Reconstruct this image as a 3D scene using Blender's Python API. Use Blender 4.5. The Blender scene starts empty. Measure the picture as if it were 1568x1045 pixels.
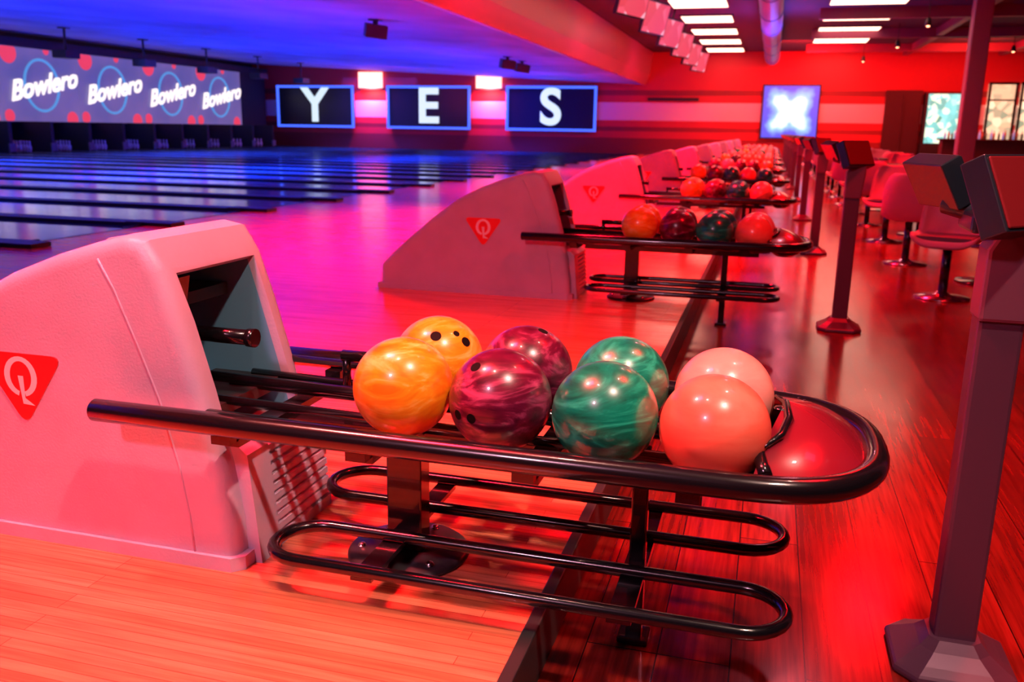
import bpy, bmesh, math, random
from mathutils import Vector, Matrix, Euler
random.seed(4)
scn=bpy.context.scene
COL=scn.collection
S=3.6; FZ=-.13; WY=42.0

# ---------------- materials ----------------
def newmat(name):
    m=bpy.data.materials.new(name);m.use_nodes=True
    nt=m.node_tree;b=nt.nodes['Principled BSDF'];return m,nt,b
def pbr(name,col,rough=.5,metal=0,coat=0,spec=.5,emit=None,es=0,noise=0,nscale=8,bump=0):
    m,nt,b=newmat(name)
    b.inputs['Base Color'].default_value=(*col,1);b.inputs['Roughness'].default_value=rough
    b.inputs['Metallic'].default_value=metal;b.inputs['Coat Weight'].default_value=coat
    b.inputs['Specular IOR Level'].default_value=spec
    if emit: b.inputs['Emission Color'].default_value=(*emit,1);b.inputs['Emission Strength'].default_value=es
    if noise or bump:
        tc=nt.nodes.new('ShaderNodeTexCoord');n=nt.nodes.new('ShaderNodeTexNoise');n.inputs['Scale'].default_value=nscale;n.inputs['Detail'].default_value=6
        nt.links.new(tc.outputs['Object'],n.inputs['Vector'])
        if noise:
            cr=nt.nodes.new('ShaderNodeValToRGB');nt.links.new(n.outputs['Fac'],cr.inputs['Fac'])
            cr.color_ramp.elements[0].position=.3;cr.color_ramp.elements[1].position=.7
            cr.color_ramp.elements[0].color=(*[c*(1-noise) for c in col],1);cr.color_ramp.elements[1].color=(*[min(1,c*(1+noise)) for c in col],1)
            nt.links.new(cr.outputs['Color'],b.inputs['Base Color'])
        if bump:
            bp=nt.nodes.new('ShaderNodeBump');bp.inputs['Strength'].default_value=bump;bp.inputs['Distance'].default_value=.002
            n2=nt.nodes.new('ShaderNodeTexNoise');n2.inputs['Scale'].default_value=nscale*30;nt.links.new(tc.outputs['Object'],n2.inputs['Vector'])
            nt.links.new(n2.outputs['Fac'],bp.inputs['Height']);nt.links.new(bp.outputs['Normal'],b.inputs['Normal'])
    return m
def emis(name,col,s):
    m,nt,b=newmat(name);b.inputs['Base Color'].default_value=(*[c*.3 for c in col],1);b.inputs['Emission Color'].default_value=(*col,1);b.inputs['Emission Strength'].default_value=s;b.inputs['Roughness'].default_value=.4
    return m
def wood(name,c1,c2,mort,bw,bh,rough,rot=0,coat=.3,msize=.0012,noisemix=.35,spec=.5,bump=.15):
    m,nt,b=newmat(name)
    tc=nt.nodes.new('ShaderNodeTexCoord');mp=nt.nodes.new('ShaderNodeMapping');mp.inputs['Rotation'].default_value=(0,0,rot)
    br=nt.nodes.new('ShaderNodeTexBrick');br.inputs['Color1'].default_value=(*c1,1);br.inputs['Color2'].default_value=(*c2,1)
    br.inputs['Mortar'].default_value=(*mort,1);br.inputs['Scale'].default_value=1;br.inputs['Brick Width'].default_value=bw
    br.inputs['Row Height'].default_value=bh;br.inputs['Mortar Size'].default_value=msize;br.inputs['Mortar Smooth'].default_value=.3
    br.offset=.37;br.offset_frequency=3
    nt.links.new(tc.outputs['Object'],mp.inputs['Vector']);nt.links.new(mp.outputs['Vector'],br.inputs['Vector'])
    mp2=nt.nodes.new('ShaderNodeMapping');mp2.inputs['Scale'].default_value=(2.2,45,1)
    nt.links.new(mp.outputs['Vector'],mp2.inputs['Vector'])
    n=nt.nodes.new('ShaderNodeTexNoise');n.inputs['Scale'].default_value=1.6;n.inputs['Detail'].default_value=7;nt.links.new(mp2.outputs['Vector'],n.inputs['Vector'])
    mx=nt.nodes.new('ShaderNodeMix');mx.data_type='RGBA';mx.blend_type='MULTIPLY';mx.inputs[0].default_value=noisemix
    cr=nt.nodes.new('ShaderNodeValToRGB');cr.color_ramp.elements[0].position=.32;cr.color_ramp.elements[0].color=(.35,.3,.28,1);cr.color_ramp.elements[1].position=.66
    nt.links.new(n.outputs['Fac'],cr.inputs['Fac']);nt.links.new(br.outputs['Color'],mx.inputs[6]);nt.links.new(cr.outputs['Color'],mx.inputs[7])
    nt.links.new(mx.outputs[2],b.inputs['Base Color'])
    n3=nt.nodes.new('ShaderNodeTexNoise');n3.inputs['Scale'].default_value=3.;n3.inputs['Detail'].default_value=5;nt.links.new(tc.outputs['Object'],n3.inputs['Vector'])
    mr=nt.nodes.new('ShaderNodeMapRange');mr.inputs[3].default_value=rough*.7;mr.inputs[4].default_value=rough*1.4;nt.links.new(n3.outputs['Fac'],mr.inputs[0]);nt.links.new(mr.outputs[0],b.inputs['Roughness'])
    bp=nt.nodes.new('ShaderNodeBump');bp.inputs['Strength'].default_value=bump;bp.inputs['Distance'].default_value=.001
    nt.links.new(n.outputs['Fac'],bp.inputs['Height']);nt.links.new(bp.outputs['Normal'],b.inputs['Normal'])
    b.inputs['Coat Weight'].default_value=coat;b.inputs['Coat Roughness'].default_value=.12;b.inputs['Specular IOR Level'].default_value=spec
    return m
def swirl(name,ca,cb,cc,scale=9,dist=2.5):
    m,nt,b=newmat(name)
    tc=nt.nodes.new('ShaderNodeTexCoord');mp=nt.nodes.new('ShaderNodeMapping');mp.inputs['Scale'].default_value=(1,1,3.0);mp.inputs['Rotation'].default_value=(.5,.7,.3)
    n=nt.nodes.new('ShaderNodeTexNoise');n.inputs['Scale'].default_value=scale;n.inputs['Detail'].default_value=8;n.inputs['Distortion'].default_value=dist;n.inputs['Roughness'].default_value=.62
    oi=nt.nodes.new('ShaderNodeObjectInfo');va=nt.nodes.new('ShaderNodeVectorMath');va.operation='ADD'
    nt.links.new(tc.outputs['Object'],va.inputs[0]);nt.links.new(oi.outputs['Location'],va.inputs[1])
    nt.links.new(va.outputs[0],mp.inputs['Vector']);nt.links.new(mp.outputs[0],n.inputs['Vector'])
    cr=nt.nodes.new('ShaderNodeValToRGB');e=cr.color_ramp.elements;e[0].position=.36;e[0].color=(*ca,1);e[1].position=.68;e[1].color=(*cc,1)
    k=e.new(.52);k.color=(*cb,1)
    nt.links.new(n.outputs['Fac'],cr.inputs['Fac']);nt.links.new(cr.outputs['Color'],b.inputs['Base Color'])
    b.inputs['Roughness'].default_value=.28;b.inputs['Coat Weight'].default_value=.45;b.inputs['Coat Roughness'].default_value=.08
    return m

M_app=wood('approach_maple',(.90,.25,.13),(.76,.175,.08),(.40,.07,.035),1.4,.03,.2,noisemix=.55,msize=.001,coat=.2)
M_dark=wood('concourse_dark_wood',(.30,.018,.010),(.17,.010,.006),(.03,.003,.002),1.8,.16,.17,rot=math.pi/2,coat=0,msize=.002,noisemix=.85,spec=.5,bump=.08)
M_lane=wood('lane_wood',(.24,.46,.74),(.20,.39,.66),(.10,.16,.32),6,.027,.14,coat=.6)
M_black=pbr('black_gloss_paint',(.005,.005,.007),.2,coat=.4)
M_blackm=pbr('black_matte',(.02,.02,.022),.5)
M_gutter=pbr('gutter_black',(.006,.006,.012),.4)
M_cap=pbr('division_capping',(.012,.012,.02),.4)
M_hood=pbr('hood_plastic',(.47,.40,.55),.42,noise=.09,nscale=5,bump=.3)
M_hoodin=pbr('hood_interior',(.12,.33,.48),.6)
M_red=pbr('logo_red',(.75,.015,.02),.4)
M_white=pbr('logo_white',(.85,.8,.8),.4)
M_steel=pbr('dark_steel_disc',(.05,.05,.06),.35,metal=.6,noise=.5,nscale=14)
M_dome=pbr('maroon_plastic',(.18,.008,.02),.22,coat=.4)
M_kpole=pbr('kiosk_pole_paint',(.13,.05,.09),.36,metal=.3)
M_kup=pbr('kiosk_neck_paint',(.22,.08,.13),.35,metal=.3)
M_khead=pbr('kiosk_head_black',(.012,.020,.030),.3,coat=.3)
M_kface=pbr('kiosk_face',(.20,.014,.018),.25,coat=.3)
M_seat=pbr('seat_plastic',(.46,.22,.32),.45)
M_seatd=pbr('seat_cushion_dark',(.10,.07,.10),.5)
M_chrome=pbr('chrome',(.6,.6,.6),.2,metal=1)
M_ceilL=pbr('lane_ceiling_paint',(.34,.30,.50),.75,noise=.25,nscale=.5)
M_bulk=pbr('bulkhead_paint',(.55,.16,.26),.3)
M_ceil=pbr('ceiling_dark',(.035,.028,.055),.8)
M_duct=pbr('duct_metal',(.12,.24,.6),.45,metal=.4)
M_beam=pbr('beam_paint',(.20,.03,.08),.5)
M_wdark=pbr('wall_dark',(.12,.03,.04),.7)
M_mask=pbr('mask_black',(.02,.02,.03),.6)
M_hole=pbr('hole_black',(.004,.003,.003),.7,spec=.1)
BALLM={'yellow':swirl('ball_yellow',(.80,.19,.005),(.93,.35,.012),(1,.66,.18),6,1.8),
'maroon':swirl('ball_maroon',(.04,.002,.012),(.11,.005,.03),(.38,.055,.15),6,2.2),
'green':swirl('ball_green',(.001,.09,.052),(.002,.23,.13),(.03,.62,.36),5,2.0),
'coral':swirl('ball_coral',(.92,.12,.07),(.96,.17,.10),(1,.25,.16),4,.6),
'pink':swirl('ball_pink',(.92,.31,.24),(.95,.38,.30),(.97,.47,.38),4,.6)}

def wallmat():
    m,nt,b=newmat('striped_red_wall')
    g=nt.nodes.new('ShaderNodeNewGeometry');sx=nt.nodes.new('ShaderNodeSeparateXYZ');nt.links.new(g.outputs['Position'],sx.inputs[0])
    mr=nt.nodes.new('ShaderNodeMapRange');mr.inputs[1].default_value=0;mr.inputs[2].default_value=5;nt.links.new(sx.outputs['Z'],mr.inputs[0])
    cr=nt.nodes.new('ShaderNodeValToRGB');cr.color_ramp.interpolation='CONSTANT';e=cr.color_ramp.elements
    red=(.55,.02,.03,1);pale=(.78,.60,.64,1);dk=(.22,.015,.02,1)
    e[0].position=0;e[0].color=dk
    e[1].position=.14;e[1].color=red
    for p,c in [(.20,dk),(.24,red),(.30,pale),(.46,red),(.52,dk),(.57,red)]:
        k=e.new(p);k.color=c
    nt.links.new(mr.outputs[0],cr.inputs[0]);nt.links.new(cr.outputs[0],b.inputs['Base Color']);b.inputs['Roughness'].default_value=.6
    return m
M_wall=wallmat()

# ---------------- mesh builder ----------------
class MB:
    def __init__(s): s.v=[];s.f=[];s.m=[];s.sm=[]
    def add(s,vs,fs,mi=0,sm=False):
        o=len(s.v);s.v+= [tuple(v) for v in vs];s.f+=[[i+o for i in f] for f in fs];s.m+=[mi]*len(fs);s.sm+=[sm]*len(fs)
    def box(s,c,d,mi=0,rot=None,taper=1):
        vs=[]
        for z in(-.5,.5):
            for x,y in((-.5,-.5),(.5,-.5),(.5,.5),(-.5,.5)):
                t=taper if z>0 else 1
                vs.append(Vector((x*d[0]*t,y*d[1]*t,z*d[2])))
        if rot: R=Euler(rot).to_matrix();vs=[R@v for v in vs]
        vs=[v+Vector(c) for v in vs]
        s.add(vs,[(3,2,1,0),(4,5,6,7),(0,1,5,4),(1,2,6,5),(2,3,7,6),(3,0,4,7)],mi)
    def tube(s,pts,r,mi=0,n=12,closed=False,caps=True):
        pts=[Vector(p) for p in pts];N=len(pts);rs=r if isinstance(r,list) else [r]*N
        t0=(pts[1]-pts[0]).normalized();up=Vector((0,0,1)) if abs(t0.z)<.9 else Vector((1,0,0))
        a=t0.cross(up).normalized();vs=[]
        for i,p in enumerate(pts):
            if closed: t=(pts[(i+1)%N]-pts[i-1]).normalized()
            elif i==0: t=t0
            elif i==N-1: t=(pts[-1]-pts[-2]).normalized()
            else: t=(pts[i+1]-pts[i-1]).normalized()
            a=(a-t*a.dot(t)).normalized();b=t.cross(a)
            for k in range(n):
                q=2*math.pi*k/n;vs.append(p+(a*math.cos(q)+b*math.sin(q))*rs[i])
        fs=[]
        for i in range(N if closed else N-1):
            j=(i+1)%N
            for k in range(n): fs.append((i*n+k,i*n+(k+1)%n,j*n+(k+1)%n,j*n+k))
        o=len(s.v)
        s.add(vs,fs,mi,True)
        if caps and not closed:
            s.f.append([o+k for k in range(n)][::-1]);s.f.append([o+(N-1)*n+k for k in range(n)]);s.m+=[mi]*2;s.sm+=[False]*2
    def lathe(s,prof,c,mi=0,n=32,axis='z'):
        vs=[];P=len(prof)
        for k in range(n):
            q=2*math.pi*k/n
            for r,z in prof: vs.append((c[0]+r*math.cos(q),c[1]+r*math.sin(q),c[2]+z))
        fs=[]
        for k in range(n):
            j=(k+1)%n
            for i in range(P-1): fs.append((k*P+i,j*P+i,j*P+i+1,k*P+i+1))
        s.add(vs,fs,mi,True)
    def ext(s,poly,axis,a,b,mi=0):
        def mk(p,h): return {'y':(p[0],h,p[1]),'z':(p[0],p[1],h),'x':(h,p[0],p[1])}[axis]
        n=len(poly);vs=[mk(p,a) for p in poly]+[mk(p,b) for p in poly]
        fs=[tuple(range(n)),tuple(range(2*n-1,n-1,-1))]+[(i,i+n,(i+1)%n+n,(i+1)%n) for i in range(n)]
        s.add(vs,fs,mi)
    def mesh(s,name,mats):
        me=bpy.data.meshes.new(name);me.from_pydata(s.v,[],s.f);me.update()
        for m in mats: me.materials.append(m)
        for i,p in enumerate(me.polygons): p.material_index=s.m[i];p.use_smooth=s.sm[i]
        bm=bmesh.new();bm.from_mesh(me);bmesh.ops.recalc_face_normals(bm,faces=bm.faces);bm.to_mesh(me);bm.free()
        return me
def obj(name,me,loc=(0,0,0),parent=None,bevel=0,seg=2,rot=(0,0,0)):
    o=bpy.data.objects.new(name,me);COL.objects.link(o);o.location=loc;o.rotation_euler=rot
    if parent: o.parent=parent
    if bevel:
        md=o.modifiers.new('bevel','BEVEL');md.width=bevel;md.segments=seg;md.limit_method='ANGLE';md.angle_limit=math.radians(50)
    return o
def empty(name,loc=(0,0,0),rot=(0,0,0)):
    e=bpy.data.objects.new(name,None);COL.objects.link(e);e.location=loc;e.rotation_euler=rot;e.empty_display_size=.1;return e
def simple(name,boxes,mats,bevel=0,parent=None,loc=(0,0,0)):
    b=MB()
    for bx in boxes: b.box(*bx)
    return obj(name,b.mesh(name,mats),loc,parent,bevel)
def text(name,body,size,mat,parent=None,loc=(0,0,0),rot=(0,0,0),offset=0,extrude=.01,shear=0,align='CENTER'):
    c=bpy.data.curves.new(name,'FONT');c.body=body;c.size=size;c.align_x=align;c.align_y='CENTER';c.offset=offset;c.extrude=extrude;c.shear=shear
    c.materials.append(mat);o=bpy.data.objects.new(name,c);COL.objects.link(o);o.location=loc;o.rotation_euler=rot
    if parent:o.parent=parent
    return o

# ---------------- room shell ----------------
simple('floor_approach',[((-3.26,18,-.065),(5.68,48,.13))],[M_app])
simple('floor',[((5.8,18,FZ-.05),(12.44+.02,48,.1))],[M_dark])
simple('trim_1',[((-.405,18,-.062),(.03,48,.136))],[M_blackm],bevel=.004)
simple('floor_lane_foundation',[((-16.2,18,-.25),(20.2,48,.1))],[M_gutter])
simple('wall_far',[((-7,WY+.1,2.3),(38.4,.2,5.0))],[M_wall])
simple('wall_right',[((12.1,18,2.2),(.2,48.4,4.9))],[M_wdark])
simple('wall_back',[((-7,-6.1,2.2),(38.4,.2,4.9))],[M_wdark])
simple('wall_left',[((-26.2,18,2.2),(.2,48.4,4.9))],[M_mask])
simple('ceiling',[((3.3,18,4.55),(17.6,48.4,.1))],[M_ceil])
b=MB();b.ext([(-26.2,4.07),(-5.95,3.1),(-5.95,3.3),(-26.2,4.27)],'y',-6,WY,0)
obj('ceiling_lane_soffit',b.mesh('ceiling_lane_soffit',[M_ceilL]))
b=MB();b.ext([(-5.95,3.08),(-5.80,3.08),(-5.62,3.5),(-5.5,4.5),(-5.95,4.5)],'y',-6,WY,0)
obj('trim_bulkhead',b.mesh('trim_bulkhead',[M_bulk]),bevel=.03)
simple('trim_foul_line',[((-6.09,18,.0015),(.05,48,.003))],[M_black])

# ---------------- lanes ----------------
def lane_mesh():
    b=MB();L0=-6.12;L1=-23.85;cx=(L0+L1)/2;ln=L0-L1
    b.box((cx,0,-.05),(ln,1.07,.1),0)
    for sgn in(-1,1):
        n=8;vs=[];
        for i in range(n+1):
            q=math.pi*i/n;y=sgn*(.535+.1175)-math.cos(q)*.1175;z=-.005-math.sin(q)*.075
            vs+= [(L0,y,z),(L1,y,z)]
        b.add(vs,[(2*i,2*i+1,2*i+3,2*i+2) for i in range(n)],1,True)
        b.box((cx,sgn*.835,-.04),(ln,.13,.14),2)
        b.box((L0-.02,sgn*.6525,-.05),(.03,.235,.12),1)
        b.box((L0+.08,sgn*.845,.020),(.55,.11,.036),1)
    for i in range(-3,4):
        x=-10.6-(3-abs(i))*.15;y=i*.135
        b.add([(x+.08,y-.02,.0012),(x+.08,y+.02,.0012),(x-.08,y,.0012)],[(0,1,2)],1)
    return b.mesh('bowling_lane',[M_lane,M_gutter,M_cap])
lm=lane_mesh()
LY=1.45
for i in range(-1,22): obj('bowling_lane',lm,(0,LY+1.8*i,0))
def pin_prof():
    return [(0,0),(.025,0),(.029,.02),(.06,.115),(.057,.17),(.035,.235),(.024,.27),(.026,.3),(.032,.34),(.026,.37),(0,.382)]
b=MB()
for i in range(6,22):
    yc=LY+1.8*i
    for r in range(4):
        for k in range(r+1):
            b.lathe(pin_prof(),(-24.1-r*.264,yc+(k-r/2)*.305,.001),0,10)
obj('bowling_pins',b.mesh('bowling_pins',[pbr('pin_white',(.8,.8,.8),.3)]))
b=MB()
for i in range(-1,23):
    y=LY-.9+1.8*i
    if y>41.9: continue
    b.box((-24.9,y,.5),(1.9,.14,1.04),0)
    b.box((-23.93,y,.16),(.06,.26,.30),1)
b.box((-24.95,18,-.05),(2.1,47.8,.1),0)
b.box((-25.95,18,.5),(.1,47.8,1.0),0)
obj('pinsetter_bay',b.mesh('pinsetter_bay',[M_mask,pbr('kick_grey',(.16,.17,.22),.5)]))

def screenmat():
    m,nt,b=newmat('mask_screen')
    tc=nt.nodes.new('ShaderNodeTexCoord')
    n=nt.nodes.new('ShaderNodeTexNoise');n.inputs['Scale'].default_value=.5;nt.links.new(tc.outputs['Object'],n.inputs['Vector'])
    cr=nt.nodes.new('ShaderNodeValToRGB');e=cr.color_ramp.elements;e[0].position=.3;e[0].color=(.09,.08,.28,1);e[1].position=.7;e[1].color=(.20,.12,.33,1)
    nt.links.new(n.outputs[0],cr.inputs[0]);nt.links.new(cr.outputs[0],b.inputs['Emission Color']);b.inputs['Emission Strength'].default_value=1.0
    b.inputs['Base Color'].default_value=(.05,.05,.1,1);b.inputs['Roughness'].default_value=.5
    return m
M_scr=screenmat()
M_scrw=emis('screen_text_white',(1,.88,.8),1.3);M_scrb=emis('screen_ring_blue',(.09,.30,.65),1.0);M_scrr=emis('screen_blob_red',(.8,.05,.10),1.0)
sb=MB();sb.box((0,0,2.265),(.12,3.56,2.49),0)
sbm=sb.mesh('screen_panel',[M_scr])
rb=MB();ring=[(0.08,math.cos(q)*.78,2.27+math.sin(q)*.88) for q in [2*math.pi*i/40 for i in range(40)]]
rb.tube(ring,.045,0,8,closed=True)
def disc(b,x,y,z,r,mi,y0,y1,z0,z1):
    vs=[(x,y,z)]
    for i in range(25):
        q=2*math.pi*i/24;vs.append((x,min(max(y+r*math.cos(q),y0),y1),min(max(z+r*math.sin(q),z0),z1)))
    b.add(vs,[(0,i,i+1) for i in range(1,25)],mi)
for (y,z,r) in [(-1.35,3.3,.36),(-1.55,1.2,.22),(1.35,1.12,.28),(.35,3.47,.14)]:
    disc(rb,.065,y,z,r,1,-1.75,1.75,1.03,3.5)
rbm=rb.mesh('screen_graphics',[M_scrb,M_scrr])
for i in range(0,10):
    yc=37.6-3.6*(i)
    e=empty('lane_mask_screen',(-25.25,yc,0))
    obj('panel',sbm,(0,0,0),e);obj('graphics',rbm,(0,0,0),e)
    for k,(dy,dz) in enumerate([(0,0),(.05,.0),(0,.05),(.05,.05)]):
        text('lettering_%d'%k,'Bowlero',.92,M_scrw,e,(.13+.002*k,dy,2.25+dz),(math.pi/2,math.radians(-11),math.pi/2),offset=.004,extrude=.006,shear=.45)
simple('trim_mask',[((-25.3,18,3.66),(.3,47.8,.3)),((-25.3,18,.99),(.25,47.8,.06)),((-25.35,40.6,2.3),(.2,2.3,2.6))],[M_mask])
# ---------------- YES signs ----------------
M_blue=emis('neon_blue',(.05,.12,1),1.8);M_sf=pbr('sign_face',(.006,.008,.02),.3);M_let=emis('letter_white',(.72,.9,.92),1.0)
for ch,x0,x1 in [('Y',-24.6,-20.3),('E',-18.5,-14.15),('S',-12.35,-7.98)]:
    xc=(x0+x1)/2;w=x1-x0;e=empty('letter_sign',(xc,WY-.15,1.99));t=.11;hh=2.05
    simple('face',[((0,0,0),(w,.12,hh))],[M_sf],parent=e)
    simple('neon_frame',[((0,-.08,hh/2-t/2),(w,.08,t)),((0,-.08,-hh/2+t/2),(w,.08,t)),((-w/2+t/2,-.08,0),(t,.08,hh)),((w/2-t/2,-.08,0),(t,.08,hh))],[M_blue],parent=e)
    text('letter',ch,2.3,M_let,e,(0,-.1,0),(math.pi/2,0,0),offset=.06,extrude=.02)
for x in (-19.4,-13.25):
    e=empty('wall_sconce',(x,WY-.15,2.92))
    b=MB();b.box((0,.05,-.06),(1.3,.2,.08),0);b.box((0,.0,.36),(1.25,.14,.76),1);obj('lamp',b.mesh('lamp',[M_blackm,emis('sconce_glow',(1,.42,.34),2.6)]),(0,0,0),e)

# ---------------- far right screen & windows ----------------
def burst():
    m,nt,b=newmat('video_burst')
    tc=nt.nodes.new('ShaderNodeTexCoord');sx=nt.nodes.new('ShaderNodeSeparateXYZ');nt.links.new(tc.outputs['Object'],sx.inputs[0])
    ln=nt.nodes.new('ShaderNodeVectorMath');ln.operation='LENGTH';nt.links.new(tc.outputs['Object'],ln.inputs[0])
    at=nt.nodes.new('ShaderNodeMath');at.operation='ARCTAN2';nt.links.new(sx.outputs['Z'],at.inputs[0]);nt.links.new(sx.outputs['X'],at.inputs[1])
    ml=nt.nodes.new('ShaderNodeMath');ml.operation='MULTIPLY_ADD';ml.inputs[1].default_value=4;ml.inputs[2].default_value=-1.57;nt.links.new(at.outputs[0],ml.inputs[0])
    sn=nt.nodes.new('ShaderNodeMath');sn.operation='SINE';nt.links.new(ml.outputs[0],sn.inputs[0])
    nz=nt.nodes.new('ShaderNodeTexNoise');nz.inputs['Scale'].default_value=2.5;nt.links.new(tc.outputs['Object'],nz.inputs['Vector'])
    a=nt.nodes.new('ShaderNodeMath');a.operation='MULTIPLY_ADD';a.inputs[1].default_value=-.22;nt.links.new(sn.outputs[0],a.inputs[0]);nt.links.new(ln.outputs['Value'],a.inputs[2])
    a2=nt.nodes.new('ShaderNodeMath');a2.operation='MULTIPLY_ADD';a2.inputs[1].default_value=-.5;nt.links.new(nz.outputs['Fac'],a2.inputs[0]);nt.links.new(a.outputs[0],a2.inputs[2])
    cr=nt.nodes.new('ShaderNodeValToRGB');e=cr.color_ramp.elements;e[0].position=.28;e[0].color=(.9,.97,1,1);e[1].position=.85;e[1].color=(.02,.08,.7,1);k=e.new(.52);k.color=(.2,.52,1,1)
    nt.links.new(a2.outputs[0],cr.inputs[0]);nt.links.new(cr.outputs[0],b.inputs['Emission Color']);b.inputs['Emission Strength'].default_value=1.5;b.inputs['Base Color'].default_value=(.02,.02,.02,1);return m
e=empty('video_wall',(.62,WY-.2,1.94))
simple('screen',[((0,0,0),(2.3,.12,2.2))],[burst()],parent=e)
simple('bezel',[((0,.05,0),(2.45,.1,2.35))],[M_blackm],parent=e)
def winmat(name,c1,c2,s,sc,cm=(.6,.5,.3)):
    m,nt,b=newmat(name);tc=nt.nodes.new('ShaderNodeTexCoord');n=nt.nodes.new('ShaderNodeTexVoronoi');n.inputs['Scale'].default_value=sc;nt.links.new(tc.outputs['Object'],n.inputs['Vector'])
    cr=nt.nodes.new('ShaderNodeValToRGB');e=cr.color_ramp.elements;e[0].color=(*c1,1);e[1].color=(*c2,1);k=e.new(.5);k.color=(*cm,1);nt.links.new(n.outputs['Color'],cr.inputs[0])
    nt.links.new(cr.outputs[0],b.inputs['Emission Color']);b.inputs['Emission Strength'].default_value=s;b.inputs['Base Color'].default_value=(.1,.1,.1,1);return m
M_win=winmat('window_daylight',(.03,.20,.14),(1,.75,.5),1.8,3.4,(.7,.35,.2))
for i,(x0,x1) in enumerate([(8.4,9.5),(9.6,10.7),(10.8,11.9)]):
    e=empty('window_%d'%(i+1),((x0+x1)/2,WY-.1,2.0));w=x1-x0
    simple('glass',[((0,0,0),(w,.06,2.3))],[M_win],parent=e)
    simple('frame',[((-w/2+.05,-.05,0),(.09,.1,2.4)),((w/2-.05,-.05,0),(.09,.1,2.4)),((0,-.05,1.17),(w,.1,.1)),((0,-.05,-1.17),(w,.1,.1)),((0,-.05,.5),(w,.08,.06))],[M_blackm],parent=e)
e=empty('drinks_cooler',(6.75,WY-.4,FZ))
simple('case',[((0,.1,1.45),(1.5,.5,2.9))],[M_blackm],parent=e)
simple('display',[((0,-.17,1.85),(1.3,.04,2.0))],[winmat('cooler_display',(.02,.22,.16),(1,.85,.5),2.0,5,(.1,.5,.5))],parent=e)
simple('door_1',[((5.2,WY-.08,1.38),(1.45,.12,3.0)),((5.2,WY-.16,1.4),(.05,.05,2.6))],[pbr('door_dark',(.05,.01,.015),.5)])
simple('air_vent',[((-4.5,WY-.06,2.45),(2.3,.1,.14))],[M_blackm])
e=empty('bar_counter',(8.9,38,FZ))
simple('counter',[((0,0,.5),(5.4,.7,1.0)),((0,-.05,1.03),(5.6,.85,.06))],[pbr('bar_wood',(.12,.03,.04),.4)],parent=e,bevel=.01)
b=MB()
for i in range(40):
    x=-2.6+i*.133;hh=random.uniform(.24,.36)
    b.lathe([(0,0),(.04,0),(.04,hh*.6),(.014,hh*.8),(.014,hh),(0,hh)],(x,random.uniform(-.2,.2),1.06),i%3,8)
obj('bottles',b.mesh('bottles',[pbr('bottle_a',(.5,.6,.9),.1,emit=(.3,.4,.8),es=.4),pbr('bottle_b',(.7,.3,.1),.1),pbr('bottle_c',(.2,.5,.3),.1)]),(0,0,0),e)

# ---------------- ceiling items ----------------
M_panel=emis('panel_glow',(1,.50,.36),5.0)
def panel(x0,x1,y,name='ceiling_light_panel'):
    e=empty(name,((x0+x1)/2,y,4.46));w=x1-x0
    simple('diffuser',[((0,0,0),(w,1.5,.05))],[M_panel],parent=e)
    simple('housing',[((0,0,.02),(w+.1,1.6,.05))],[M_blackm],parent=e)
for k in range(7):
    panel(-3.0,-1.5,40.5-k*3.6);panel(1.2,3.1,40.5-k*3.6)
b=MB();b.tube([(-.3,-5,4.16),(-.3,41,4.16)],.3,0,20)
for k in range(12): b.tube([(-.3,k*3.6,4.16),(-.3,k*3.6+.06,4.16)],.315,0,20);b.box((-.3,k*3.6+.03,4.47),(.3,.04,.05),0)
obj('air_duct',b.mesh('air_duct',[M_duct]))
b=MB()
for k in range(7): b.box((6.5,6+k*5.5,4.35),(11,.22,.3),0)
b.box((5.0,18,4.37),(.2,47,.25),0);b.box((8.6,18,4.37),(.2,47,.25),0)
obj('ceiling_beams',b.mesh('ceiling_beams',[M_beam]))
tvm=MB();tvm.box((0,0,0),(.07,1.35,.8),0);tvm.box((.04,0,0),(.01,1.27,.72),1);tvm.tube([(-.05,0,.1),(-.05,0,.75)],.025,0,8)
tvme=tvm.mesh('hanging_monitor',[M_blackm,winmat('monitor_picture',(.5,.02,.04),(.9,.6,.75),1.3,1.6,(.65,.06,.12))])
for k in range(8): obj('hanging_monitor',tvme,(-3.1,12.8+3.6*k,3.8),rot=(0,math.radians(14),math.radians(-18)))
pm=MB();pm.tube([(0,0,0),(0,0,.55)],.012,0,6);pm.lathe([(.0,.02),(.05,0.02),(.09,-.18),(.08,-.18),(0,-.02)],(0,0,0),0,16);pm.lathe([(0,-.10),(.05,-.11),(.06,-.15),(.03,-.2),(0,-.21)],(0,0,0),1,12)
pme=pm.mesh('pendant_lamp',[M_blackm,emis('bulb_red',(1,.3,.15),9)])
for (x,y) in [(3.6,26),(3.6,32),(3.1,38),(5.8,30),(7.5,26),(7.4,34),(3.6,18),(5.8,21)]: obj('pendant_lamp',pme,(x,y,3.95))
b=MB();b.box((4.65,25,2.2),(.42,.42,4.6),0);b.box((4.65,25,.1),(.52,.52,.45),0)
obj('support_column',b.mesh('support_column',[pbr('column_paint',(.30,.06,.15),.45)]),bevel=.03)
pj=MB();pj.box((0,0,0),(.5,.6,.22),0);pj.tube([(0,0,.1),(0,0,.78)],.035,0,8);pj.box((0,0,.78),(.25,.25,.05),0);pj.tube([(-.25,0,0),(-.32,0,0)],.07,0,12)
pjm=pj.mesh('ceiling_projector',[M_blackm])
for k in range(3,11): obj('ceiling_projector',pjm,(-21,1.85+3.6*k,3.03))
sp=MB();sp.box((0,0,-.02),(.45,.3,.26),0,(0.2,.1,.6));sp.box((0,0,.12),(.08,.08,.2),0);sp.box((.0,-.0,.2),(.25,.18,.03),0)
spm=sp.mesh('ceiling_speaker',[M_blackm])
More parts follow.
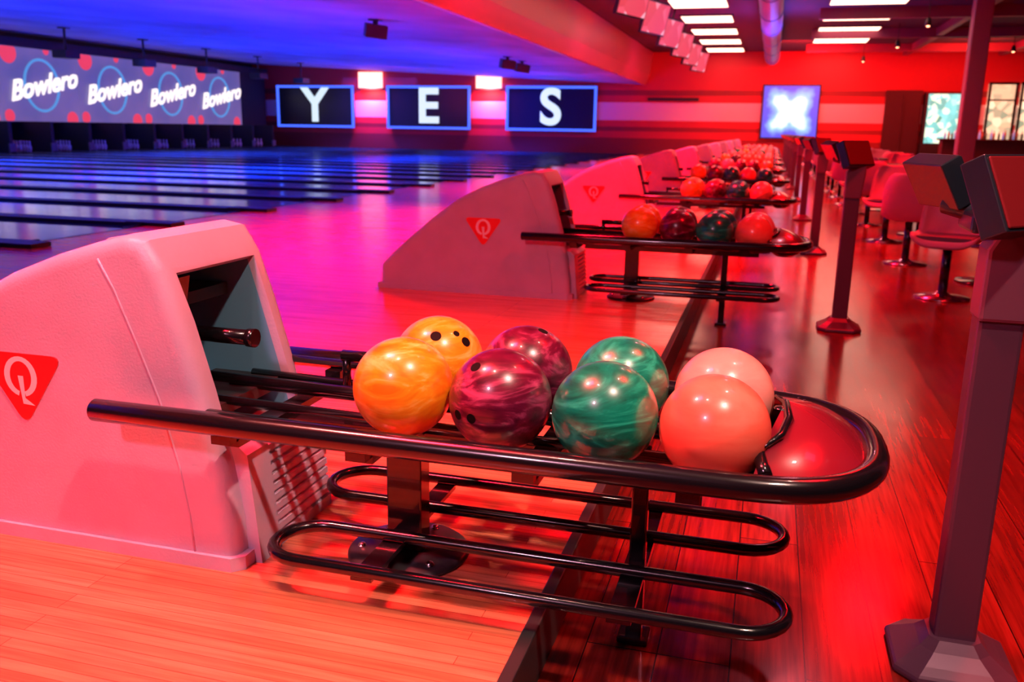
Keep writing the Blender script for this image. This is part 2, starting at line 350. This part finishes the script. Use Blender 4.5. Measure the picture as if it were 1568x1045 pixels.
for (x,y) in [(-8.2,18),(-8.1,27.5),(-8.1,29.2)]: obj('ceiling_speaker',spm,(x,y,3.0))

# ---------------- ball return ----------------
def hood_mesh():
    prof=[(-2.384,0),(-2.382,.15),(-2.30,.235),(-2.19,.335),(-2.03,.465),(-1.86,.59),(-1.70,.67),(-1.56,.722),(-1.45,.755),(-1.37,.775),(-1.315,.765),(-1.275,.70),(-1.235,.58),(-1.19,.42),(-1.15,.25),(-1.13,.12),(-1.125,0)]
    bm=bmesh.new();h=.213
    A=[bm.verts.new((x,-h,z)) for x,z in prof];B=[bm.verts.new((x,h,z)) for x,z in prof];n=len(prof)
    bm.faces.new(A);bm.faces.new(B[::-1])
    for i in range(n-1): bm.faces.new((A[i+1],A[i],B[i],B[i+1]))
    bm.faces.new((A[0],A[-1],B[-1],B[0]))
    bmesh.ops.recalc_face_normals(bm,faces=bm.faces)
    ed=[e for e in bm.edges if len(e.link_faces)==2 and abs(e.verts[0].co.y-e.verts[1].co.y)<1e-6 and not(e.verts[0].co.z<1e-5 and e.verts[1].co.z<1e-5)]
    bmesh.ops.bevel(bm,geom=ed,offset=.042,segments=5,profile=.6,affect='EDGES')
    bm.normal_update()
    fr=[f for f in bm.faces if abs(f.normal.y)<.03 and f.normal.x>.8 and f.calc_center_median().x>-1.262]
    r=bmesh.ops.inset_region(bm,faces=fr,thickness=.016,depth=0)
    r=bmesh.ops.inset_region(bm,faces=fr,thickness=.006,depth=-.02)
    ex=bmesh.ops.extrude_face_region(bm,geom=fr)
    vs=[v for v in ex['geom'] if isinstance(v,bmesh.types.BMVert)]
    for v in vs: v.co.x-=.24;v.co.z*=.97
    bmesh.ops.delete(bm,geom=fr,context='FACES')
    for f in bm.faces: f.smooth=True
    bm.normal_update()
    vset=set(vs)
    for f in bm.faces:
        if any(v in vset for v in f.verts): f.material_index=1
    me=bpy.data.meshes.new('hood');bm.to_mesh(me);bm.free();me.materials.append(M_hood);me.materials.append(M_hoodin)
    try: me.set_sharp_from_angle(angle=math.radians(40))
    except Exception: pass
    return me
HOOD=hood_mesh()
def hood_trim():
    b=MB();h=.213
    b.ext([(-2.40,-h-.01),(-1.135,-h-.01),(-1.11,-h+.015),(-1.11,h-.015),(-1.135,h+.01),(-2.40,h+.01)],'z',0,.034,0)
    seam=[(-1.435,.72),(-1.40,.655),(-1.345,.52),(-1.30,.40),(-1.262,.25),(-1.242,.12),(-1.235,.03)]
    for s in(-1,1):
        b.tube([(x,s*(h-.0005),z) for x,z in seam],.0032,0,6)
    b.tube([(-1.435,-h+.003,.722),(-1.437,-h+.02,.75),(-1.44,-h+.05,.7585),(-1.44,h-.05,.7585),(-1.437,h-.02,.75),(-1.435,h-.003,.722)],.003,0,6)
    return b.mesh('hood_trim',[M_hood])
HTRIM=hood_trim()
def logo():
    b=MB();y=-.2165
    pts=[];corn=[(-.125,.065),(.125,.065),(0,-.115)]
    c=[Vector(p) for p in corn]
    for i in range(3):
        p=c[i];a=(c[i-1]-p).normalized();d=(c[(i+1)%3]-p).normalized();r=.035
        for t in range(6):
            u=t/5;q=(p+a*r)*(1-u)**2+p*2*u*(1-u)+(p+d*r)*u*u;pts.append(q)
    X0=-1.685;Z0=.415
    b.ext([(X0+p.x,Z0+p.y) for p in pts],'y',y,y+.005,0)
    n=28;vs=[];
    for i in range(n):
        q=2*math.pi*i/n
        for rx,rz in((.048,.050),(.031,.038)): vs.append((X0+rx*math.cos(q)+0,y-.001,Z0+.008+rz*math.sin(q)))
    fs=[]
    for i in range(n):
        if i in(20,21): continue
        j=(i+1)%n;fs.append((2*i,2*j,2*j+1,2*i+1))
    b.add(vs,fs,1)
    b.add([(X0-.008,y-.0012,Z0+.01),(X0+.008,y-.0012,Z0+.01),(X0+.008,y-.0012,Z0-.045),(X0+.035,y-.0012,Z0-.062),(X0-.0,y-.0012,Z0-.06)],[(0,1,2,4),(2,3,4)],1)
    return b.mesh('logo',[M_red,M_white])
LOGO=logo()
def louver():
    b=MB()
    b.ext([(-1.30,0),(-1.09,0),(-1.115,.27),(-1.14,.29),(-1.30,.29)],'y',-.16,-.07,0)
    pr=[(-1.30,0),(-1.097,0),(-1.097,.03)]
    for i in range(9):
        z=.03+i*.026;x=-1.098-z*.07
        pr+=[(x-.007,z+.002),(x-.007,z+.007),(x,z+.010),(x-.001,z+.026)]
    pr+=[(-1.135,.275),(-1.155,.29),(-1.30,.29)]
    b.ext(pr,'y',-.07,.205,0)
    return b.mesh('louver_panel',[M_hood])
LOUV=louver()
def innards():
    b=MB()
    b.box((-1.36,-.10,.50),(.02,.10,.34),0,(0,.2,0));b.box((-1.40,.05,.60),(.1,.2,.03),1)
    b.box((-1.30,0,.36),(.2,.34,.03),1)
    b.box((-1.22,-.175,.14),(.06,.03,.28),2)
    return b.mesh('lift_mechanism',[M_black,M_blackm,M_hoodin])
INN=innards()
ZB=.39
def frame():
    b=MB();w=.289
    pts=[(-1.418,-w,ZB),(-1.413,-w,ZB)]+[(x,-w,ZB) for x in (-1.0,-.5,-.2,-.03)]
    cxx=-.02;rx=.27
    for i in range(1,24):
        q=-math.pi/2+math.pi*i/24
        c,s=math.cos(q),math.sin(q);p=.8
        pts.append((cxx+rx*abs(c)**p,w*(abs(s)**p)*(1 if s>0 else -1),ZB))
    pts+=[(x,w,ZB) for x in(-.03,-.2,-.5,-1.0,-1.35)]
    b.tube(pts,[.021]+[.0255]*(len(pts)-1),0,20)
    for yc in(-.144,.09+.0):
        for dy in(-.05,.05): b.tube([(-1.28,yc+dy,ZB-.012),(.02,yc+dy,ZB-.036)],.011,0,10)
    b.tube([(-1.33,-.02,ZB+.02),(.02,-.02,ZB+.0)],.013,0,12)
    b.tube([(-1.33,.20,ZB+.02),(.02,.20,ZB)],.011,0,10)
    for x in(-1.10,-.78,-.42,-.1):
        b.box((x,0,ZB-.055),(.05,.5,.018),0);
        for s in(-1,1): b.box((x,s*.262,ZB-.035),(.045,.04,.03),0)
    b.box((-.55,-.02,ZB-.075),(1.05,.05,.03),0)
    b.tube([(-1.37,-.02,.515),(-1.17,-.02,.515)],.019,0,14);b.tube([(-1.185,-.02,.515),(-1.165,-.02,.515)],.023,0,14)
    b.tube([(-1.345,-.02,.515),(-1.345,-.02,.40)],.02,0,12)
    b.tube([(-1.0,.11,.455),(-.84,.11,.455)],.015,0,12);b.tube([(-.99,.11,.455),(-.99,.11,.38)],.011,0,10)
    return b.mesh('rack_frame',[M_black])
FRAME=frame()
def stand():
    b=MB()
    b.box((-.78,0,.17),(.088,.06,.34),0)
    b.box((-.78,0,.345),(.13,.12,.03),0)
    b.lathe([(0,.0),(.148,.0),(.150,.008),(.14,.016),(.05,.02),(0,.02)],(-.78,0,0),1,40)
    for i in range(6):
        q=i*math.pi/3+.3;b.lathe([(0,.0),(.011,0),(.011,.008),(.006,.011),(0,.011)],(-.78+.115*math.cos(q),.115*math.sin(q),.015),2,8)
    b.box((-.22,0,.105),(.036,.036,.47),0);b.box((-.22,0,FZ+.008),(.07,.07,.016),0)
    return b.mesh('stand',[M_black,M_steel,M_chrome])
STAND=stand()
def lower():
    b=MB();z=.085
    for ya,yb,xl in [(-.268,-.09,-1.03),(.092,.272,-1.07)]:
        r=(yb-ya)/2;yc=(ya+yb)/2;xr=.10;pts=[]
        for i in range(0,13):
            q=-math.pi/2+math.pi*i/12;pts.append((xr-r+r*math.cos(q),yc+r*math.sin(q),z))
        for i in range(0,13):
            q=math.pi/2+math.pi*i/12;pts.append((xl+r+r*math.cos(q),yc+r*math.sin(q),z))
        b.tube(pts,.0145,0,12,closed=True)
    for x in(-.78,-.22): b.box((x,0,z-.018),(.05,.54,.012),0)
    return b.mesh('lower_rack',[M_black])
LOW=lower()
def dome():
    b=MB();nr=10;nt_=28;vs=[];w=.262;L=.235
    def outline(t):
        q=-math.pi/2+math.pi*t;c,s=math.cos(q),math.sin(q)
        return (.01+L*abs(c)**.8,w*abs(s)**.8*(1 if s>0 else -1))
    cx0=.07
    for j in range(nr+1):
        k=j/nr
        for i in range(nt_+1):
            x,y=outline(i/nt_);x=cx0+(x-cx0)*k;y=y*k
            zz=ZB-.005+.062*(1-k**3.0)+.03*max(0,1-abs(y)/.25)*(1-k)
            vs.append((x,y,zz))
    fs=[]
    for j in range(nr):
        for i in range(nt_):
            a=j*(nt_+1)+i;fs.append((a,a+1,a+nt_+2,a+nt_+1))
    b.add(vs,fs,0,True)
    lip=[]
    for i in range(21):
        u=i/20*2-1;lip.append((.012+.035*(u*u)-.01,u*.25,ZB+.055-.045*u*u+.0))
    b.tube(lip,.013,1,10)
    vs=[];
    for (x,y,z) in lip: vs+=[(x,y,z),(x-.004,y,ZB-.04)]
    b.add(vs,[(2*i,2*i+1,2*i+3,2*i+2) for i in range(20)],1,True)
    st=[(.03,-.19,ZB+.046),(.06,-.15,ZB+.060),(.075,-.08,ZB+.071),(.07,0,ZB+.082),(.05,.06,ZB+.078)]
    b.tube(st,[.003,.008,.010,.008,.003],1,8)
    for i in range(7):
        for j in range(5): b.lathe([(0,.002),(.0035,.002),(.0035,0)],(.10+.012*j,.03+.014*i,ZB+.061-.004*j),1,6)
    b.lathe([(0,.004),(.013,.003),(.015,0)],(.06,-.03,ZB+.078),1,14)
    b.lathe([(0,-.085),(.05,-.08),(.085,-.055),(.10,-.02),(.10,.0)],(.12,.0,ZB),1,24)
    b.ext([(.0,-.25),(.1,-.24),(.2,-.16),(.235,0),(.2,.16),(.1,.24),(0,.25)],'z',ZB-.025,ZB-.008,1)
    return b.mesh('hand_dryer',[M_dome,M_black])
DOME=dome()
NR=11
for n in range(NR):
    e=empty('ball_return',(0,1.85+S*n,0))
    obj('hood',HOOD,(0,0,0),e);obj('hood_trim',HTRIM,(0,0,0),e);obj('logo',LOGO,(0,0,0),e)
    obj('louver_panel',LOUV,(0,0,0),e);obj('lift_mechanism',INN,(0,0,0),e)
    obj('rack_frame',FRAME,(0,0,0),e);obj('stand',STAND,(0,0,0),e,bevel=.004)
    obj('lower_rack',LOW,(0,0,0),e);obj('hand_dryer',DOME,(0,0,0),e)
# ---------------- balls ----------------
BR=.1085
def ball_geo(b,c,mi,dirs,mh=1,seg=48,rings=28):
    vs=[];
    for j in range(rings+1):
        th=math.pi*j/rings
        for i in range(seg):
            ph=2*math.pi*i/seg;vs.append((c[0]+BR*math.sin(th)*math.cos(ph),c[1]+BR*math.sin(th)*math.sin(ph),c[2]+BR*math.cos(th)))
    fs=[]
    for j in range(rings):
        for i in range(seg):
            k=(i+1)%seg;fs.append((j*seg+i,(j+1)*seg+i,(j+1)*seg+k,j*seg+k))
    b.add(vs,fs,mi,True)
    for d,r in dirs:
        d=Vector(d).normalized();p=Vector(c)+d*(BR-.001)
        b.tube([p-d*.002,p+d*.0012],r,mh,20)
def mkball(color,loc,dirs=()):
    b=MB();ball_geo(b,(0,0,0),0,dirs)
    me=b.mesh('bowling_ball',[BALLM[color],M_hole])
    bm=bmesh.new();bm.from_mesh(me);bmesh.ops.remove_doubles(bm,verts=bm.verts,dist=1e-6);bm.to_mesh(me);bm.free()
    return obj('bowling_ball',me,loc)
XF=[-.728,-.508,-.2855,-.0657];ZF=[.470,.4625,.4548,.447]
front=[('yellow',[]),('maroon',[((-.333,-.542,.772),.0115),((-.593,-.79,-.124),.0105),((-.279,-.951,-.117),.0105)]),('green',[]),('coral',[])]
for (c,d),x,z in zip(front,XF,ZF): mkball(c,(x,1.706,z),d)
back=[('yellow',-.735,[((.19,-.664,.72),.013),((.757,-.33,.567),.012),((.553,-.376,.739),.008)]),('maroon',-.515,[((.358,-.02,.93),.012)]),('green',-.29,[]),('pink',-.06,[])]
for (c,x,d),z in zip(back,ZF): mkball(c,(x,1.94,z),d)
for n,rows in [(1,([('yellow',-.725),('maroon',-.50),('green',-.285),('coral',-.062)],[('yellow',-.73),('maroon',-.51),('green',-.27),('pink',-.05)]))]:
    for r,(row,dy) in enumerate(zip(rows,(-.144,.09))):
        for (c,x),z in zip(row,ZF): mkball(c,(x,1.85+S*n+dy,z))
cm=[BALLM[k] for k in('yellow','maroon','green','coral','pink')]+[M_hole]
for n in range(2,NR):
    b=MB()
    for dy in(-.144,.09):
        cnt=5 if n>2 else 4;x0=-.0657
        for i in range(cnt):
            z=.447+.0073*i
            ball_geo(b,(x0-.2195*i,dy,z),random.choice([0,1,2,3,4,3]) if n>2 else [3,2,1,0][i],[((random.uniform(-.5,.5),-.6,.7),.012)],5,24,14)
    obj('bowling_balls',b.mesh('bowling_balls',cm),(0,1.85+S*n,0))

# ---------------- kiosks ----------------
def kiosk_meshes():
    b=MB()
    def octo(r,z,ch=.35): 
        k=r*ch;return [(-r+k,-r,z),(r-k,-r,z),(r,-r+k,z),(r,r-k,z),(r-k,r,z),(-r+k,r,z),(-r,r-k,z),(-r,-r+k,z)]
    lv=[(.125,FZ),(.125,FZ+.02),(.10,FZ+.035),(.07,FZ+.055),(.052,FZ+.075)]
    vs=[];
    for r,z in lv: vs+=octo(r,z)
    fs=[tuple(range(8))[::-1]]
    for j in range(len(lv)-1):
        for i in range(8): fs.append((j*8+i,j*8+(i+1)%8,(j+1)*8+(i+1)%8,(j+1)*8+i))
    fs.append(tuple(range(len(lv)*8-8,len(lv)*8)))
    b.add(vs,fs,0)
    b.box((0,0,.275),(.086,.07,.80),0)
    base=b.mesh('pole',[M_kpole])
    b=MB()
    b.ext([(-.046,.655),(.046,.655),(.062,.80),(.06,.85),(-.02,.85),(-.045,.80)],'y',-.045,.045,0)
    b.box((-.02,.03,.85),(.12,.14,.04),1)
    neck=b.mesh('neck',[M_kup,M_khead])
    b=MB()
    def tablet(c,rot,w,h,t,fi):
        R=Euler(rot).to_matrix()
        b.box(c,(w,t,h),0,rot)
        off=R@Vector((0,-t/2-.002,0));b.box(Vector(c)+off,(w*.94,.006,h*.92),fi,rot)
    tablet((-.005,-.03,.905),(math.radians(-25),0,math.radians(44)),.21,.155,.055,1)
    tablet((-.125,.11,.925),(math.radians(-30),0,math.radians(112)),.15,.105,.045,0)
    b.tube([(-.11,.10,.88),(.0,.03,.85)],.022,0,10)
    head=b.mesh('touch_screens',[M_khead,M_kface])
    return base,neck,head
KB,KN,KH=kiosk_meshes()
for n in range(NR):
    e=empty('scoring_kiosk',(.47,1.97+S*n,0))
    obj('pole',KB,(0,0,0),e,bevel=.008);obj('neck',KN,(0,0,0),e,bevel=.008);obj('touch_screens',KH,(0,0,0),e,bevel=.008)

# ---------------- seating ----------------
def chair_meshes():
    b=MB();n=14;rows=[]
    prof=[(-.24,.40,.40),(-.22,.43,.44),(-.10,.425,.47),(.05,.41,.48),(.15,.42,.48),(.20,.48,.48),(.235,.60,.47),(.26,.72,.45),(.275,.80,.38),(.275,.825,.30)]
    th=.022
    for off in(0,1):
        for (x,z,w) in prof:
            for i in range(n+1):
                u=i/n*2-1;edge=abs(u)**4
                lift=.05*edge if z<.47 else 0;fwd=-.06*edge if z>=.47 else 0
                vs=(x+fwd+(th if off and z>.46 else 0),u*w/2,z+lift-(th if off and z<=.46 else 0));rows.append(vs)
    P=len(prof);m=n+1;fs=[]
    for j in range(P-1):
        for i in range(n):
            a=j*m+i;fs.append((a,a+1,a+m+1,a+m));c=a+P*m;fs.append((c,c+m,c+m+1,c+1))
    for i in range(n):
        fs.append((i,P*m+i,P*m+i+1,i+1));a=(P-1)*m+i;fs.append((a,a+1,P*m+a+1,P*m+a))
    for j in range(P-1):
        a=j*m;fs.append((a,a+m,P*m+a+m,P*m+a));a=j*m+n;fs.append((a,P*m+a,P*m+a+m,a+m))
    b.add(rows,fs,0,True)
    b.box((-.04,0,.445),(.34,.36,.03),1)
    shell=b.mesh('shell_seat',[M_seat,M_seatd])
    b=MB();b.tube([(0,0,0.02),(0,0,.41)],.032,0,14);b.lathe([(0,0),(.19,0),(.19,.012),(.06,.03),(.035,.05),(0,.05)],(0,0,0),1,24);b.box((0,0,.40),(.22,.22,.02),0)
    ped=b.mesh('pedestal',[M_black,M_chrome])
    return shell,ped
CS,CP=chair_meshes()
def chair(x,y,rz):
    e=empty('swivel_chair',(x,y,FZ),(0,0,rz));obj('shell_seat',CS,(0,0,0),e);obj('pedestal',CP,(0,0,0),e)
tb=MB();tb.box((0,0,.70),(.75,.55,.035),0);tb.tube([(0,0,.03),(0,0,.70)],.035,0,12);tb.lathe([(0,0),(.24,0),(.24,.014),(.06,.03),(0,.03)],(0,0,0),0,24)
tbm=tb.mesh('cafe_table',[M_black])
for k in range(9):
    y=6.95+S*k
    chair(1.27,y,math.radians(70));chair(1.25,y+1.8,math.radians(-100))
    obj('cafe_table',tbm,(1.75,y+.9,FZ),bevel=.006)
    chair(2.3,y,math.radians(80));chair(2.3,y+1.8,math.radians(-80))

# ---------------- lights ----------------
def area(name,loc,size,power,col,rot=(0,0,0),sy=None,spread=180):
    l=bpy.data.lights.new(name,'AREA');l.energy=power;l.color=col;l.size=size;l.spread=math.radians(spread)
    if sy: l.shape='RECTANGLE';l.size_y=sy
    o=bpy.data.objects.new(name,l);COL.objects.link(o);o.location=loc;o.rotation_euler=rot;return o
def aim(o,t): o.rotation_euler=(Vector(t)-o.location).to_track_quat('-Z','Y').to_euler()
RED=(1,.002,.006)
k=area('lamp_key_1',(-1.6,-2.0,3.5),.3,37,(1,.40,.58),spread=110);aim(k,(-1.0,1.9,.35))
k=area('lamp_key_2',(1.0,.4,4.2),.15,15,(1,.60,.50),spread=50);aim(k,(-.45,1.8,.4))
k=area('lamp_key_3',(-2.6,1.6,4.3),.15,15,(1,.5,.42),spread=70);aim(k,(-.9,1.9,.3))
for (x,y) in [(-.2,2.6),(-1.1,1.0),(.9,2.9)]:
    area('lamp_spot',(x,y,4.3),.1,6,(1,.5,.42),spread=60)
for i in range(6):
    area('lamp_red_approach',(-2.1,1.5+7*i,4.3),.7,[250,640,640,620,620,620][i],(1,.005,.024),spread=92)
    area('lamp_red_concourse',(1.5,3.5+7*i,4.35),.5,[130,360,380,380,380,380][i],RED,spread=140)
    area('lamp_pink_concourse',(.6,8+7*i,4.3),.25,20,(1,.22,.30))
for i in range(4):
    k=area('lamp_bulkhead',(-3.9,6+10*i,3.3),.4,20,(1,.06,.22));aim(k,(-5.7,8+10*i,3.6))
for i in range(4):
    area('lamp_blue_lane',(-11.8,6+11*i,3.1),3,1500,(.012,.05,1),sy=7,spread=84)
    area('lamp_blue_lane_far',(-19.0,6+11*i,3.4),4,1300,(.03,.08,1),sy=7,spread=100)
for i in range(4):
    area('fill_violet_up',(-9.5,7+10*i,.6),2.2,50,(.45,.07,1),rot=(math.pi,0,0))  # added fill from below that turns the lane soffit purple, no fixture here
area('fill_violet_hall',(.2,28,2.6),1.0,120,(.20,.12,1),rot=(math.pi,0,0))  # added upward fill, tints hall ceiling and duct violet without a real lamp
for x in(-19.4,-13.25): 
    k=area('lamp_sconce',(x,WY-.6,2.9),.5,170,(1,.10,.10));aim(k,(x,WY,1.9))
k=area('lamp_wall_red',(1,37,4.2),2,800,(1,.012,.016));aim(k,(1,WY,2))
k=area('lamp_wall_red',(7,37,4.2),2,380,(1,.03,.02));aim(k,(7,WY,2))
k=area('lamp_wall_left',(-16,37,3.2),3,50,(1,.05,.1));aim(k,(-16,WY,1.5))

w=bpy.data.worlds.new('world');scn.world=w;w.use_nodes=True
w.node_tree.nodes['Background'].inputs[0].default_value=(.25,.01,.05,1);w.node_tree.nodes['Background'].inputs[1].default_value=.3

# ---------------- camera ----------------
f_px=1352.46;pit,yaw,rol,hh=.2355,.2768,.0161,1.0172
F=Vector((-math.sin(yaw)*math.cos(pit),math.cos(yaw)*math.cos(pit),-math.sin(pit)))
R=Vector((math.cos(yaw),math.sin(yaw),0));U=R.cross(F)
R2=R*math.cos(rol)+U*math.sin(rol);U2=-R*math.sin(rol)+U*math.cos(rol)
cd=bpy.data.cameras.new('camera');cd.sensor_width=36;cd.lens=f_px/1568*36;cd.clip_start=.05;cd.clip_end=200
cd.dof.use_dof=True;cd.dof.focus_distance=2.0;cd.dof.aperture_fstop=5.0
co=bpy.data.objects.new('camera',cd);COL.objects.link(co)
m=Matrix((R2,U2,-F)).transposed().to_4x4();m.translation=(0,0,hh);co.matrix_world=m
scn.camera=co
scn.view_settings.view_transform='Standard'
